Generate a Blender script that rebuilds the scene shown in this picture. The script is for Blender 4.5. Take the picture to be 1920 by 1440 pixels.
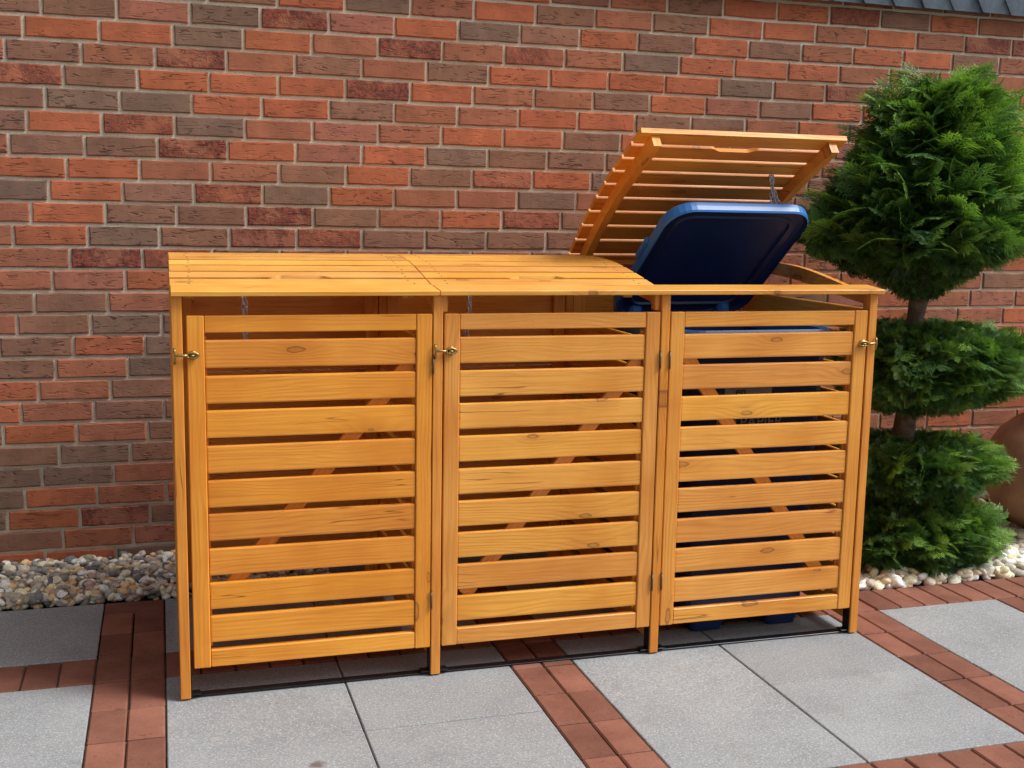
import bpy, bmesh, math, random
import numpy as np
from mathutils import Vector, Matrix
R = math.radians
rnd = random.Random(11)
rng = np.random.default_rng(5)
scene = bpy.context.scene
for o in list(bpy.data.objects):
    bpy.data.objects.remove(o)
col = scene.collection

# ------------------------------------------------------------------ camera
cam_d = bpy.data.cameras.new('camera')
cam = bpy.data.objects.new('camera', cam_d)
col.objects.link(cam)
cam_d.sensor_fit = 'HORIZONTAL'
cam_d.sensor_width = 36.0
cam_d.lens = 2162.3 / 1920 * 36.0
cam_d.clip_start = 0.05
cam_d.clip_end = 500
RX = (0.95728, -0.28861, 0.017872)
RY = (-0.025336, -0.145282, -0.989066)
RZ = (0.288051, 0.946360, -0.146388)
cam.matrix_world = Matrix(((RX[0], -RY[0], -RZ[0], 0.3801),
                           (RX[1], -RY[1], -RZ[1], -4.4794),
                           (RX[2], -RY[2], -RZ[2], 1.3705),
                           (0, 0, 0, 1)))
scene.camera = cam

# ------------------------------------------------------------------ world, sun, exposure
SUN_EL, SUN_AZ = 50.0, 116.0          # azimuth clockwise from +Y (the wall's back side)
world = bpy.data.worlds.new('World')
scene.world = world
world.use_nodes = True
wn = world.node_tree
bg = wn.nodes['Background']
sky = wn.nodes.new('ShaderNodeTexSky')
sky.sky_type = 'NISHITA'
sky.sun_disc = False
sky.sun_elevation = R(SUN_EL)
sky.sun_rotation = R(SUN_AZ)
sky.air_density = 1.0
sky.dust_density = 6.0
sky.ozone_density = 1.0
hs = wn.nodes.new('ShaderNodeHueSaturation')
hs.inputs['Saturation'].default_value = 0.32
wn.links.new(sky.outputs[0], hs.inputs['Color'])
wn.links.new(hs.outputs[0], bg.inputs[0])
bg.inputs[1].default_value = 0.068
sun_d = bpy.data.lights.new('sun', 'SUN')
sun_d.energy = 1.5
sun_d.angle = R(20)
sun_d.color = (1.0, 0.985, 0.96)
sun = bpy.data.objects.new('sun', sun_d)
col.objects.link(sun)
sd = Vector((math.sin(R(SUN_AZ)) * math.cos(R(SUN_EL)), math.cos(R(SUN_AZ)) * math.cos(R(SUN_EL)), math.sin(R(SUN_EL))))
sun.rotation_euler = sd.to_track_quat('Z', 'Y').to_euler()
sun.location = (6, -6, 8)
vs = scene.view_settings
vs.view_transform = 'Standard'
vs.look = 'None'
vs.gamma = 1.0
vs.use_curve_mapping = False
vs.exposure = 0.82

# ------------------------------------------------------------------ material helpers
def srgb(r, g, b):
    f = lambda c: c / 12.92 if c <= 0.04045 else ((c + 0.055) / 1.055) ** 2.4
    return (f(r / 255), f(g / 255), f(b / 255), 1.0)

class NT:
    def __init__(self, name):
        self.m = bpy.data.materials.new(name)
        self.m.use_nodes = True
        self.t = self.m.node_tree
        self.b = self.t.nodes['Principled BSDF']
    def n(self, typ, **kw):
        x = self.t.nodes.new(typ)
        for k, v in kw.items():
            setattr(x, k, v)
        return x
    def put(self, sock, v):
        if v is None:
            return
        if isinstance(v, bpy.types.NodeSocket):
            self.t.links.new(v, sock)
        else:
            sock.default_value = v
    def math(self, op, a, b=None, c=None, clamp=False):
        x = self.n('ShaderNodeMath', operation=op, use_clamp=clamp)
        for i, v in enumerate((a, b, c)):
            self.put(x.inputs[i], v)
        return x.outputs[0]
    def vmath(self, op, a, b=None):
        x = self.n('ShaderNodeVectorMath', operation=op)
        self.put(x.inputs[0], a)
        self.put(x.inputs[1], b)
        return x.outputs[0]
    def noise(self, vec, scale, detail=3.0, rough=0.55, dist=0.0):
        x = self.n('ShaderNodeTexNoise')
        self.put(x.inputs['Vector'], vec)
        x.inputs['Scale'].default_value = scale
        x.inputs['Detail'].default_value = detail
        x.inputs['Roughness'].default_value = rough
        x.inputs['Distortion'].default_value = dist
        return x.outputs['Fac']
    def mr(self, v, a, b, c=0.0, d=1.0):
        x = self.n('ShaderNodeMapRange')
        self.put(x.inputs['Value'], v)
        for k, q in zip(('From Min', 'From Max', 'To Min', 'To Max'), (a, b, c, d)):
            self.put(x.inputs[k], q)
        return x.outputs[0]
    def mix(self, fac, a, b, typ='MIX'):
        x = self.n('ShaderNodeMix', data_type='RGBA', blend_type=typ)
        self.put(x.inputs[0], fac)
        self.put(x.inputs[6], a)
        self.put(x.inputs[7], b)
        return x.outputs[2]
    def comb(self, x, y, z):
        c = self.n('ShaderNodeCombineXYZ')
        for i, v in enumerate((x, y, z)):
            self.put(c.inputs[i], v)
        return c.outputs[0]
    def sep(self, v):
        s = self.n('ShaderNodeSeparateXYZ')
        self.put(s.inputs[0], v)
        return s.outputs
    def bump(self, h, strength=0.5, dist=0.002):
        x = self.n('ShaderNodeBump')
        self.put(x.inputs['Height'], h)
        x.inputs['Strength'].default_value = strength
        x.inputs['Distance'].default_value = dist
        self.t.links.new(x.outputs[0], self.b.inputs['Normal'])
    def set(self, **kw):
        for k, v in kw.items():
            self.put(self.b.inputs[k.replace('_', ' ')], v)
        return self.m
    def pos(self):
        return self.n('ShaderNodeNewGeometry').outputs['Position']
    def oinfo(self):
        return self.n('ShaderNodeObjectInfo')

def scaled(t, vec, s):
    return t.vmath('MULTIPLY', vec, s)

def make_wood():
    t = NT('stained pine')
    att = t.n('ShaderNodeAttribute', attribute_name='wood')
    oi = t.oinfo()
    off = t.comb(t.math('MULTIPLY', oi.outputs['Random'], 91.7), t.math('MULTIPLY', oi.outputs['Random'], 3.31), t.math('MULTIPLY', oi.outputs['Random'], 17.3))
    v = t.vmath('ADD', att.outputs['Vector'], off)
    x, y, z = t.sep(v)
    # knots: sparse cells stretched a little along the grain
    kv = t.comb(t.math('MULTIPLY', x, 3.1), t.math('MULTIPLY', y, 9.0), t.math('MULTIPLY', oi.outputs['Random'], 40.0))
    vo = t.n('ShaderNodeTexVoronoi', feature='F1', voronoi_dimensions='2D')
    t.put(vo.inputs['Vector'], kv)
    vo.inputs['Scale'].default_value = 1.0
    d = vo.outputs['Distance']
    cs = t.n('ShaderNodeSeparateColor')
    t.put(cs.inputs[0], vo.outputs['Color'])
    on = t.math('GREATER_THAN', cs.outputs[0], 0.62)
    ksize = t.mr(cs.outputs[1], 0, 1, 0.028, 0.095)
    dk = t.math('DIVIDE', t.math('ADD', d, t.math('MULTIPLY', t.math('SUBTRACT', t.noise(kv, 6.0, 3.0), 0.5), 0.14)), ksize)
    edge = t.math('MULTIPLY', t.mr(dk, 1.05, 0.92), t.mr(dk, 0.45, 0.85, 0.35, 1.0))
    kn = t.math('MULTIPLY', on, edge)
    halo = t.math('MULTIPLY', on, t.math('POWER', t.mr(d, 0.42, 0.05), 1.6))
    # growth rings drawn along the board, bending round the knots
    low = t.noise(t.comb(t.math('MULTIPLY', x, 1.6), t.math('MULTIPLY', y, 9), t.math('MULTIPLY', z, 9)), 1.0, 2.0)
    yy = t.math('ADD', t.math('ADD', y, t.math('MULTIPLY', z, 0.6)), t.math('MULTIPLY', low, 0.11))
    yy = t.math('ADD', yy, t.math('MULTIPLY', halo, 0.030))
    ring = t.math('SINE', t.math('MULTIPLY', yy, 2 * math.pi * 72))
    ring = t.math('POWER', t.mr(ring, -1, 1), 2.2)
    sub = t.noise(t.comb(t.math('MULTIPLY', x, 3.0), t.math('MULTIPLY', y, 150), t.math('MULTIPLY', z, 150)), 1.0, 3.0)
    blot = t.noise(v, 3.2, 3.0)
    rmask = t.mr(t.noise(v, 2.3, 1.0), 0.42, 0.62, 0.15, 1.0)
    c = t.mix(t.mr(blot, 0.32, 0.7), srgb(230, 151, 59), srgb(253, 183, 87))
    c = t.mix(t.math('MULTIPLY', t.math('MULTIPLY', ring, rmask), 0.34), c, srgb(194, 116, 48))
    c = t.mix(t.mr(sub, 0.45, 0.75, 0, 0.42), c, srgb(188, 116, 42))
    c = t.mix(t.math('MULTIPLY', halo, 0.26), c, srgb(176, 100, 34))
    c = t.mix(t.math('MULTIPLY', kn, 0.62), c, srgb(108, 60, 24))
    ck = t.noise(t.comb(t.math('MULTIPLY', x, 1.1), t.math('MULTIPLY', y, 26), t.math('MULTIPLY', z, 26)), 1.0, 2.0)
    ckl = t.math('MULTIPLY', t.mr(t.math('ABSOLUTE', t.math('SUBTRACT', ck, 0.5)), 0.012, 0.003), t.mr(t.noise(v, 2.6, 1.0), 0.60, 0.66))
    c = t.mix(t.math('MULTIPLY', ckl, 0.7), c, srgb(120, 66, 24))
    fr = t.math('FRACT', t.math('MULTIPLY', oi.outputs['Random'], 7.77))
    tone = t.mr(fr, 0, 1, 0.82, 1.08)
    tv = t.comb(t.mr(fr, 0, 1, 0.88, 1.05), tone, t.mr(t.math('FRACT', t.math('MULTIPLY', oi.outputs['Random'], 31.3)), 0, 1, 0.78, 1.06))
    c = t.mix(1.0, c, tv, 'MULTIPLY')
    c = t.mix(1.0, c, oi.outputs['Color'], 'MULTIPLY')
    h = t.math('ADD', t.math('MULTIPLY', sub, 0.7), t.math('MULTIPLY', ring, 0.4))
    t.bump(h, 0.35, 0.0012)
    rough = t.mr(sub, 0.3, 0.7, 0.36, 0.55)
    return t.set(Base_Color=c, Roughness=rough, Specular_IOR_Level=0.45)

def make_brick(kind):
    t = NT('clinker brick ' + kind)
    if kind == 'object':
        oi = t.oinfo()
        bc, mot = oi.outputs['Color'], oi.outputs['Alpha']
    else:
        a = t.n('ShaderNodeAttribute', attribute_name='brick_colour')
        bc, mot = a.outputs['Color'], a.outputs['Alpha']
    p = t.pos()
    n1 = t.noise(p, 9.0, 3.0)
    n2 = t.noise(scaled(t, p, (60, 60, 18)), 1.0, 4.0)
    n3 = t.noise(p, 130.0, 4.0, 0.65)
    c = t.mix(t.mr(n1, 0.34, 0.66, 0.0, 0.75), bc, t.mix(1.0, bc, (0.66, 0.70, 0.74, 1), 'MULTIPLY'))
    c = t.mix(t.mr(n2, 0.45, 0.75, 0, 0.35), c, t.mix(1.0, c, (0.70, 0.66, 0.64, 1), 'MULTIPLY'))
    # drag fissures: short dark level contour lines
    f1 = t.noise(scaled(t, p, (10, 10, 72)), 1.0, 1.0, 0.5, 0.0)
    l1 = t.mr(t.math('ABSOLUTE', t.math('SUBTRACT', f1, 0.5)), 0.034, 0.008)
    m1 = t.mr(t.noise(scaled(t, p, (24, 24, 34)), 1.0, 2.0), 0.46, 0.54)
    crack = t.math('MULTIPLY', l1, m1)
    if kind == 'object':
        crack = t.math('MULTIPLY', crack, t.mr(t.math('FRACT', t.math('MULTIPLY', oi.outputs['Random'], 13.7)), 0, 1, 0.25, 1.0))
    # sintered dark patches on the mottled bricks
    pat = t.mr(t.noise(p, 7.5, 5.0, 0.68), 0.43, 0.53)
    pat = t.math('MULTIPLY', pat, mot)
    wr = t.noise(p, 75.0, 5.0, 0.7, 0.8)
    dk = t.mix(t.mr(wr, 0.4, 0.62), srgb(74, 50, 48), srgb(158, 80, 62))
    c = t.mix(t.math('MULTIPLY', pat, 0.88), c, dk)
    c = t.mix(t.math('MULTIPLY', crack, 0.62), c, srgb(50, 30, 26))
    c = t.mix(t.mr(n3, 0.60, 0.78, 0, 0.4), c, srgb(60, 40, 34))
    h = t.math('SUBTRACT', t.math('ADD', t.math('MULTIPLY', n3, 0.35), t.math('MULTIPLY', t.math('MULTIPLY', wr, pat), 1.2)), t.math('MULTIPLY', crack, 0.9))
    t.bump(h, 0.9, 0.003)
    return t.set(Base_Color=c, Roughness=0.8, Specular_IOR_Level=0.25)

def make_plain(name, c1, c2, scale, rough=0.8, bs=0.3, bd=0.002, spec=0.3, metal=0.0, fine=160):
    t = NT(name)
    p = t.n('ShaderNodeTexCoord').outputs['Object']
    n = t.noise(p, scale, 4.0)
    f = t.noise(p, fine, 3.0)
    c = t.mix(t.mr(n, 0.3, 0.7), c1, c2)
    t.bump(t.math('ADD', n, f), bs, bd)
    return t.set(Base_Color=c, Roughness=rough, Specular_IOR_Level=spec, Metallic=metal)

def make_mortar():
    t = NT('grey mortar')
    p = t.pos()
    n = t.noise(p, 7.0, 3.0)
    f = t.noise(p, 210.0, 3.0, 0.7)
    c = t.mix(t.mr(n, 0.3, 0.7), srgb(202, 192, 172), srgb(222, 213, 194))
    c = t.mix(t.mr(f, 0.5, 0.8, 0, 0.6), c, srgb(112, 106, 98))
    t.bump(f, 0.8, 0.003)
    return t.set(Base_Color=c, Roughness=0.95, Specular_IOR_Level=0.1)

STAIN = (0.723, -1.75, 0.0)                  # a rust brown spot on one slab
def make_slab():
    t = NT('fine grained concrete slab')
    p = t.pos()
    oi = t.oinfo()
    n0 = t.noise(p, 3.0, 4.0, 0.6)
    n1 = t.noise(p, 26.0, 3.0)
    f = t.noise(p, 170.0, 2.0, 0.75)
    g = t.noise(scaled(t, p, (1.0, 1.0, 1.0)), 95.0, 3.0, 0.8)
    c = t.mix(t.mr(n0, 0.3, 0.7), srgb(134, 138, 143), srgb(153, 157, 160))
    c = t.mix(t.mr(n1, 0.35, 0.7, 0, 0.35), c, srgb(158, 157, 154))
    c = t.mix(t.mr(f, 0.52, 0.66, 0, 0.62), c, srgb(202, 202, 199))
    c = t.mix(t.mr(g, 0.55, 0.70, 0, 0.55), c, srgb(92, 93, 95))
    st = t.noise(p, 4.7, 5.0, 0.7)
    c = t.mix(t.mr(st, 0.56, 0.74, 0, 0.36), c, srgb(122, 116, 106))
    sd_ = t.n('ShaderNodeVectorMath', operation='DISTANCE')
    t.put(sd_.inputs[0], t.vmath('ADD', p, t.comb(t.math('MULTIPLY', t.math('SUBTRACT', t.noise(p, 38.0, 3.0), 0.5), 0.05), 0.0, 0.0)))
    sd_.inputs[1].default_value = STAIN
    c = t.mix(t.mr(sd_.outputs['Value'], 0.024, 0.010, 0, 0.75), c, srgb(92, 66, 58))
    tone = t.mr(oi.outputs['Random'], 0, 1, 0.92, 1.05)
    c = t.mix(1.0, c, t.comb(tone, tone, tone), 'MULTIPLY')
    t.bump(t.math('ADD', f, g), 0.5, 0.0015)
    return t.set(Base_Color=c, Roughness=0.8, Specular_IOR_Level=0.3)

def make_paver():
    t = NT('red concrete paver')
    p = t.pos()
    oi = t.oinfo()
    n0 = t.noise(p, 8.0, 4.0, 0.6)
    f = t.noise(p, 170.0, 3.0, 0.7)
    sp = t.noise(scaled(t, p, (55, 90, 55)), 1.0, 4.0, 0.7)
    c = t.mix(t.mr(n0, 0.3, 0.7), srgb(120, 77, 62), srgb(144, 97, 80))
    c = t.mix(t.mr(f, 0.5, 0.8, 0, 0.35), c, srgb(182, 132, 114))
    mk = t.mr(t.noise(p, 10.0, 2.0), 0.46, 0.62)
    c = t.mix(t.math('MULTIPLY', t.mr(sp, 0.57, 0.66, 0, 0.75), mk), c, srgb(84, 54, 44))
    tn = t.mr(oi.outputs['Random'], 0, 1, 0.72, 1.16)
    c = t.mix(1.0, c, t.comb(tn, t.math('MULTIPLY', tn, 0.99), tn), 'MULTIPLY')
    t.bump(t.math('ADD', f, t.math('MULTIPLY', sp, 0.5)), 0.5, 0.0015)
    return t.set(Base_Color=c, Roughness=0.85, Specular_IOR_Level=0.25)

def make_attr(name, attr, rough, bumpscale=120, bs=0.2, transl=0.0, spec=0.3, var=0.25):
    t = NT(name)
    a = t.n('ShaderNodeAttribute', attribute_name=attr)
    p = t.pos()
    n = t.noise(p, bumpscale, 3.0)
    tone = t.mr(n, 0.3, 0.7, 1 - var, 1 + var)
    c = t.mix(1.0, a.outputs['Color'], t.comb(tone, tone, tone), 'MULTIPLY')
    t.bump(n, bs, 0.001)
    t.set(Base_Color=c, Roughness=rough, Specular_IOR_Level=spec)
    if transl:
        tr = t.n('ShaderNodeBsdfTranslucent')
        t.put(tr.inputs[0], t.mix(1.0, c, (1.15, 1.3, 0.6, 1), 'MULTIPLY'))
        mx = t.n('ShaderNodeMixShader')
        mx.inputs[0].default_value = transl
        t.t.links.new(t.b.outputs[0], mx.inputs[1])
        t.t.links.new(tr.outputs[0], mx.inputs[2])
        t.t.links.new(mx.outputs[0], t.t.nodes['Material Output'].inputs[0])
    return t.m

M = dict(
    wood=make_wood(), brick=make_brick('object'), brick_far=make_brick('attribute'), mortar=make_mortar(),
    slab=make_slab(), paver=make_paver(),
    sand=make_plain('dark joint sand', srgb(66, 56, 48), srgb(88, 76, 64), 40, 0.95, 0.5),
    soil=make_plain('dark earth bed', srgb(72, 64, 54), srgb(96, 86, 72), 20, 0.95, 0.8, 0.01),
    earth=make_plain('worn concrete ground', srgb(120, 118, 114), srgb(146, 144, 140), 0.8, 0.9),
    pebble=make_attr('river pebble', 'pebble_colour', 0.55, 90, 0.15),
    foliage=make_attr('cypress spray', 'leaf_colour', 0.45, 60, 0.0, 0.30, 0.35, 0.18),
    bark=make_plain('cypress bark', srgb(92, 78, 68), srgb(128, 112, 98), 30, 0.95, 0.9, 0.006),
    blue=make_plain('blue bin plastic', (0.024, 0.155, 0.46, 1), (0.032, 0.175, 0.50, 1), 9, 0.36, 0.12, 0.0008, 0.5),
    body_shade=make_plain('shaded bin body plastic', (0.010, 0.028, 0.125, 1), (0.014, 0.036, 0.15, 1), 9, 0.4, 0.12, 0.0008, 0.5),  # same plastic as the rim, with the shade inside the shed put into it
    navy_shade=make_plain('shaded blue bin plastic', (0.010, 0.024, 0.095, 1), (0.014, 0.032, 0.12, 1), 7, 0.42, 0.12, 0.0008, 0.45),  # darker copy of the bin's blue, shade of the underside painted in
    rubber=make_plain('black rubber', (0.012, 0.012, 0.013, 1), (0.02, 0.02, 0.02, 1), 30, 0.7),
    black=make_plain('black steel', (0.014, 0.014, 0.016, 1), (0.03, 0.03, 0.034, 1), 25, 0.28, 0.05, 0.0006, 0.5, 0.6),
    brass=make_plain('yellow zinc steel', srgb(150, 122, 66), srgb(186, 160, 104), 60, 0.32, 0.1, 0.0006, 0.5, 0.85),
    zinc=make_plain('zinc plated steel', srgb(190, 190, 192), srgb(220, 220, 222), 60, 0.35, 0.1, 0.0006, 0.5, 0.35),
    hinge=make_plain('dull dark steel', srgb(86, 74, 62), srgb(120, 106, 90), 60, 0.45, 0.1, 0.0006, 0.5, 0.7),
    clay=make_plain('weathered terracotta', srgb(150, 106, 82), srgb(186, 140, 112), 6, 0.85, 0.4, 0.003),
    slate=make_plain('blue grey slate', srgb(76, 89, 102), srgb(100, 114, 128), 14, 0.6, 0.5, 0.003, 0.4),
    sticker=make_plain('grey paper sticker', srgb(150, 152, 156), srgb(170, 172, 176), 20, 0.6, 0.05),
    ink=make_plain('black print', (0.012, 0.012, 0.012, 1), (0.018, 0.018, 0.018, 1), 20, 0.6, 0.02),
    letter=make_plain('pale grey lettering', srgb(140, 146, 160), srgb(160, 166, 178), 20, 0.5, 0.02),
    render_wall=make_plain('pale render', srgb(196, 190, 178), srgb(210, 204, 192), 3, 0.9),
)

# ------------------------------------------------------------------ object helpers
def wpos(o):
    p = Vector((0, 0, 0))
    while o:
        p = p + o.location
        o = o.parent
    return p

def put(name, me, mat, parent=None, loc=(0, 0, 0), rot=None, label=None, cat=None, kind=None, group=None, colour=None):
    o = bpy.data.objects.new(name, me)
    col.objects.link(o)
    if mat is not None and me is not None and not me.materials:
        me.materials.append(M[mat])
    o.location = Vector(loc) - (wpos(parent) if parent else Vector((0, 0, 0)))
    if rot is not None:
        o.rotation_euler = rot
    o.parent = parent
    for k, v in (('label', label), ('category', cat), ('kind', kind), ('group', group)):
        if v:
            o[k] = v
    if colour:
        o.color = colour
    return o

def empty(name, loc, label, cat, group=None):
    o = bpy.data.objects.new(name, None)
    col.objects.link(o)
    o.empty_display_size = 0.1
    o.location = loc
    o['label'] = label
    o['category'] = cat
    if group:
        o['group'] = group
    return o

def mesh_np(name, V, F, smooth=False):
    me = bpy.data.meshes.new(name)
    me.from_pydata([tuple(v) for v in V], [], [tuple(f) for f in F])
    me.update()
    if smooth:
        me.polygons.foreach_set('use_smooth', [True] * len(me.polygons))
    return me

def tri_mesh(name, V, T, smooth=False):
    """fast triangle mesh from numpy arrays"""
    me = bpy.data.meshes.new(name)
    V = np.ascontiguousarray(V, dtype=np.float32)
    T = np.ascontiguousarray(T, dtype=np.int32)
    me.vertices.add(len(V))
    me.vertices.foreach_set('co', V.ravel())
    me.loops.add(T.size)
    me.loops.foreach_set('vertex_index', T.ravel())
    me.polygons.add(len(T))
    me.polygons.foreach_set('loop_start', np.arange(0, T.size, 3, dtype=np.int32))
    me.polygons.foreach_set('loop_total', np.full(len(T), 3, dtype=np.int32))
    if smooth:
        me.polygons.foreach_set('use_smooth', np.ones(len(T), dtype=bool))
    me.update(calc_edges=True)
    return me

def vcol(me, name, arr):
    a = me.attributes.new(name, 'FLOAT_COLOR', 'POINT')
    a.data.foreach_set('color', np.ascontiguousarray(arr, dtype=np.float32).ravel())

def wood_attr(me, arr):
    a = me.attributes.new('wood', 'FLOAT_VECTOR', 'POINT')
    a.data.foreach_set('vector', np.ascontiguousarray(arr, dtype=np.float32).ravel())

def box_geo(dims, bev, grain, mtx=None, off=(0, 0, 0), seg=1):
    bm = bmesh.new()
    bmesh.ops.create_cube(bm, size=1.0)
    bmesh.ops.scale(bm, vec=dims, verts=bm.verts)
    if bev:
        bmesh.ops.bevel(bm, geom=list(bm.edges), offset=bev, segments=seg, profile=0.6, affect='EDGES')
    V = np.array([v.co[:] for v in bm.verts])
    F = [[v.index for v in f.verts] for f in bm.faces]
    bm.free()
    g = 'xyz'.index(grain)
    cross = sorted((k for k in range(3) if k != g), key=lambda k: -dims[k])
    W = V[:, (g, cross[0], cross[1])] + np.array(off)      # along the grain, across the wide face, through the board
    if mtx is not None:
        V = np.array([(mtx @ Vector(v))[:] for v in V])
    return V, F, W

_bc = {}
def board(dims, grain='x', bev=0.003, seg=1):
    key = (tuple(round(d, 4) for d in dims), grain, bev, seg)
    if key not in _bc:
        V, F, W = box_geo(dims, bev, grain, seg=seg)
        me = mesh_np('board', V, F)
        wood_attr(me, W)
        _bc[key] = me
    return _bc[key]

def joined(name, parts):
    """parts: list of (dims, centre, grain, bevel) or with a matrix as 5th -> one mesh"""
    V, F, W = [], [], []
    for i, p in enumerate(parts):
        dims, c, grain, bev = p[:4]
        mt = Matrix.Translation(c) @ (p[4] if len(p) > 4 else Matrix())
        v, f, w = box_geo(dims, bev, grain, mt, (i * 1.37, i * 0.219, i * 0.05))
        b = sum(len(q) for q in V)
        V.append(v); W.append(w)
        F += [[a + b for a in q] for q in f]
    me = mesh_np(name, np.vstack(V), F)
    wood_attr(me, np.vstack(W))
    return me

def tube_geo(path, r, n=8, closed=False, caps=True):
    P = [Vector(p) for p in path]
    N = len(P)
    rr = r if hasattr(r, '__len__') else [r] * N
    V, F = [], []
    prev = None
    for i, p in enumerate(P):
        if closed:
            tg = (P[(i + 1) % N] - P[i - 1]).normalized()
        else:
            tg = (P[min(i + 1, N - 1)] - P[max(i - 1, 0)]).normalized()
        if prev is None:
            a = tg.orthogonal().normalized()
        else:
            a = (prev - tg * prev.dot(tg))
            a = a.normalized() if a.length > 1e-6 else tg.orthogonal().normalized()
        prev = a
        b = tg.cross(a)
        for k in range(n):
            an = 2 * math.pi * k / n
            V.append(p + (a * math.cos(an) + b * math.sin(an)) * rr[i])
    M_ = N if closed else N - 1
    for i in range(M_):
        j = (i + 1) % N
        for k in range(n):
            l = (k + 1) % n
            F.append([i * n + k, i * n + l, j * n + l, j * n + k])
    if caps and not closed:
        F.append(list(range(n))[::-1])
        F.append([(N - 1) * n + k for k in range(n)])
    return [tuple(v) for v in V], F

def merge(geos):
    V, F = [], []
    for v, f in geos:
        b = len(V)
        V += [tuple(q) for q in v]
        F += [[a + b for a in q] for q in f]
    return V, F

def tube(name, path, r, n=8, closed=False):
    V, F = tube_geo(path, r, n, closed)
    return mesh_np(name, V, F, True)

def prism(name, outline, h, axis='z'):
    """closed outline (a,b) extruded by h, centred; axis z: (x,y), axis x: (y,z), axis y: (x,z)"""
    n = len(outline)
    V, F = [], []
    for s in (-h / 2, h / 2):
        for a, b in outline:
            V.append({'z': (a, b, s), 'x': (s, a, b), 'y': (a, s, b)}[axis])
    for i in range(n):
        j = (i + 1) % n
        F.append([i, j, n + j, n + i])
    F.append(list(range(n))[::-1])
    F.append(list(range(n, 2 * n)))
    me = mesh_np(name, V, F)
    bm = bmesh.new(); bm.from_mesh(me)
    bmesh.ops.recalc_face_normals(bm, faces=bm.faces)
    bm.to_mesh(me); bm.free()
    return me

def lathe(name, prof, n=40):
    V, F = [], []
    for r, z in prof:
        for k in range(n):
            a = 2 * math.pi * k / n
            V.append((r * math.cos(a), r * math.sin(a), z))
    for i in range(len(prof) - 1):
        for k in range(n):
            l = (k + 1) % n
            F.append([i * n + k, i * n + l, (i + 1) * n + l, (i + 1) * n + k])
    F.append(list(range(n))[::-1])
    F.append([(len(prof) - 1) * n + k for k in range(n)])
    return mesh_np(name, V, F, True)

# ------------------------------------------------------------------ ground and paving
put('ground', mesh_np('ground', [(-60, -60, -0.075), (60, -60, -0.075), (60, 60, -0.075), (-60, 60, -0.075)], [(0, 1, 2, 3)]),
    'earth', kind='structure')
SX = [-2.26, -1.05, 0.16, 1.37, 2.585]                       # left edges of the 0.2 m paver strips
bed = put('paving', joined('paving', [((8.2, 3.94, 0.05), (1.3, -2.34 + 0.0, -0.034), 'x', 0), ((5.1, 0.518, 0.05), (0.26 - 0.02, -0.632 + 0.0, -0.034), 'x', 0)]), 'sand', kind='structure')
bed['label'] = 'patio of grey slabs framed by strips of red pavers'

def paver_mesh(lx, ly, j=0.0045):
    return board((lx - j, ly - (0.008 if ly > lx else j), 0.06), 'x', 0.0042)
def lay_paver(x, y, lx, ly):
    dz = rnd.uniform(-0.0012, 0.0012)
    put('paver', paver_mesh(lx, ly), 'paver', bed, (x + lx / 2 + rnd.uniform(-.0008, .0008), y - ly / 2, -0.03 + dz),
        (rnd.uniform(-.004, .004), rnd.uniform(-.006, .006), rnd.uniform(-.004, .004)))
def lay_slab(x, y, lx, ly):
    dz = rnd.uniform(-0.0008, 0.0008)
    put('slab', board((lx - 0.004, ly - 0.004, 0.05), 'x', 0.0025), 'slab', bed, (x + lx / 2, y - ly / 2, -0.026 + dz),
        (rnd.uniform(-.0015, .0015), rnd.uniform(-.0015, .0015), 0))

YB, YF = -0.372, -3.29
for x in SX[1:]:
    lay_paver(x, YB, 0.2, 0.118)
    y = -0.49
    while y > YF:
        for c in (0, 1):
            lay_paver(x + 0.1 * c, y, 0.1, 0.2)
        y -= 0.2
for i, x in enumerate(SX[:-1]):
    w = SX[i + 1] - x - 0.2
    x0 = x + 0.2
    if i == 0:
        continue
    for yc in (-0.89, -2.09):
        n = 10
        for k in range(n):
            lay_paver(x0 + w * k / n, yc, w / n, 0.2)
    for y0, y1 in ((YB, -0.89), (-1.09, -1.59), (-1.59, -2.09), (-2.29, -2.79), (-2.79, -3.29)):
        for c in (0, 1):
            lay_slab(x0 + w / 2 * c, y0, w / 2, y0 - y1)
# east of the shed the paving stops at y = -0.89
xr = 2.785
for k in range(22):
    lay_paver(xr + 0.1 * k, -0.89, 0.1, 0.2)
for y0, y1 in ((-1.09, -1.59), (-1.59, -2.09), (-2.29, -2.79), (-2.79, -3.29)):
    lay_slab(xr, y0, 0.5, 0.5)
    for c in (0, 1):
        lay_slab(3.485 + 0.5 * c, y0, 0.5, 0.5)
y = -1.09
while y > YF:
    for c in (0, 1):
        lay_paver(3.285 + 0.1 * c, y, 0.1, 0.2)
    y -= 0.2
for k in list(range(5)) + list(range(7, 17)):
    lay_paver(xr + 0.1 * k, -2.09, 0.1, 0.2)

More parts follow.
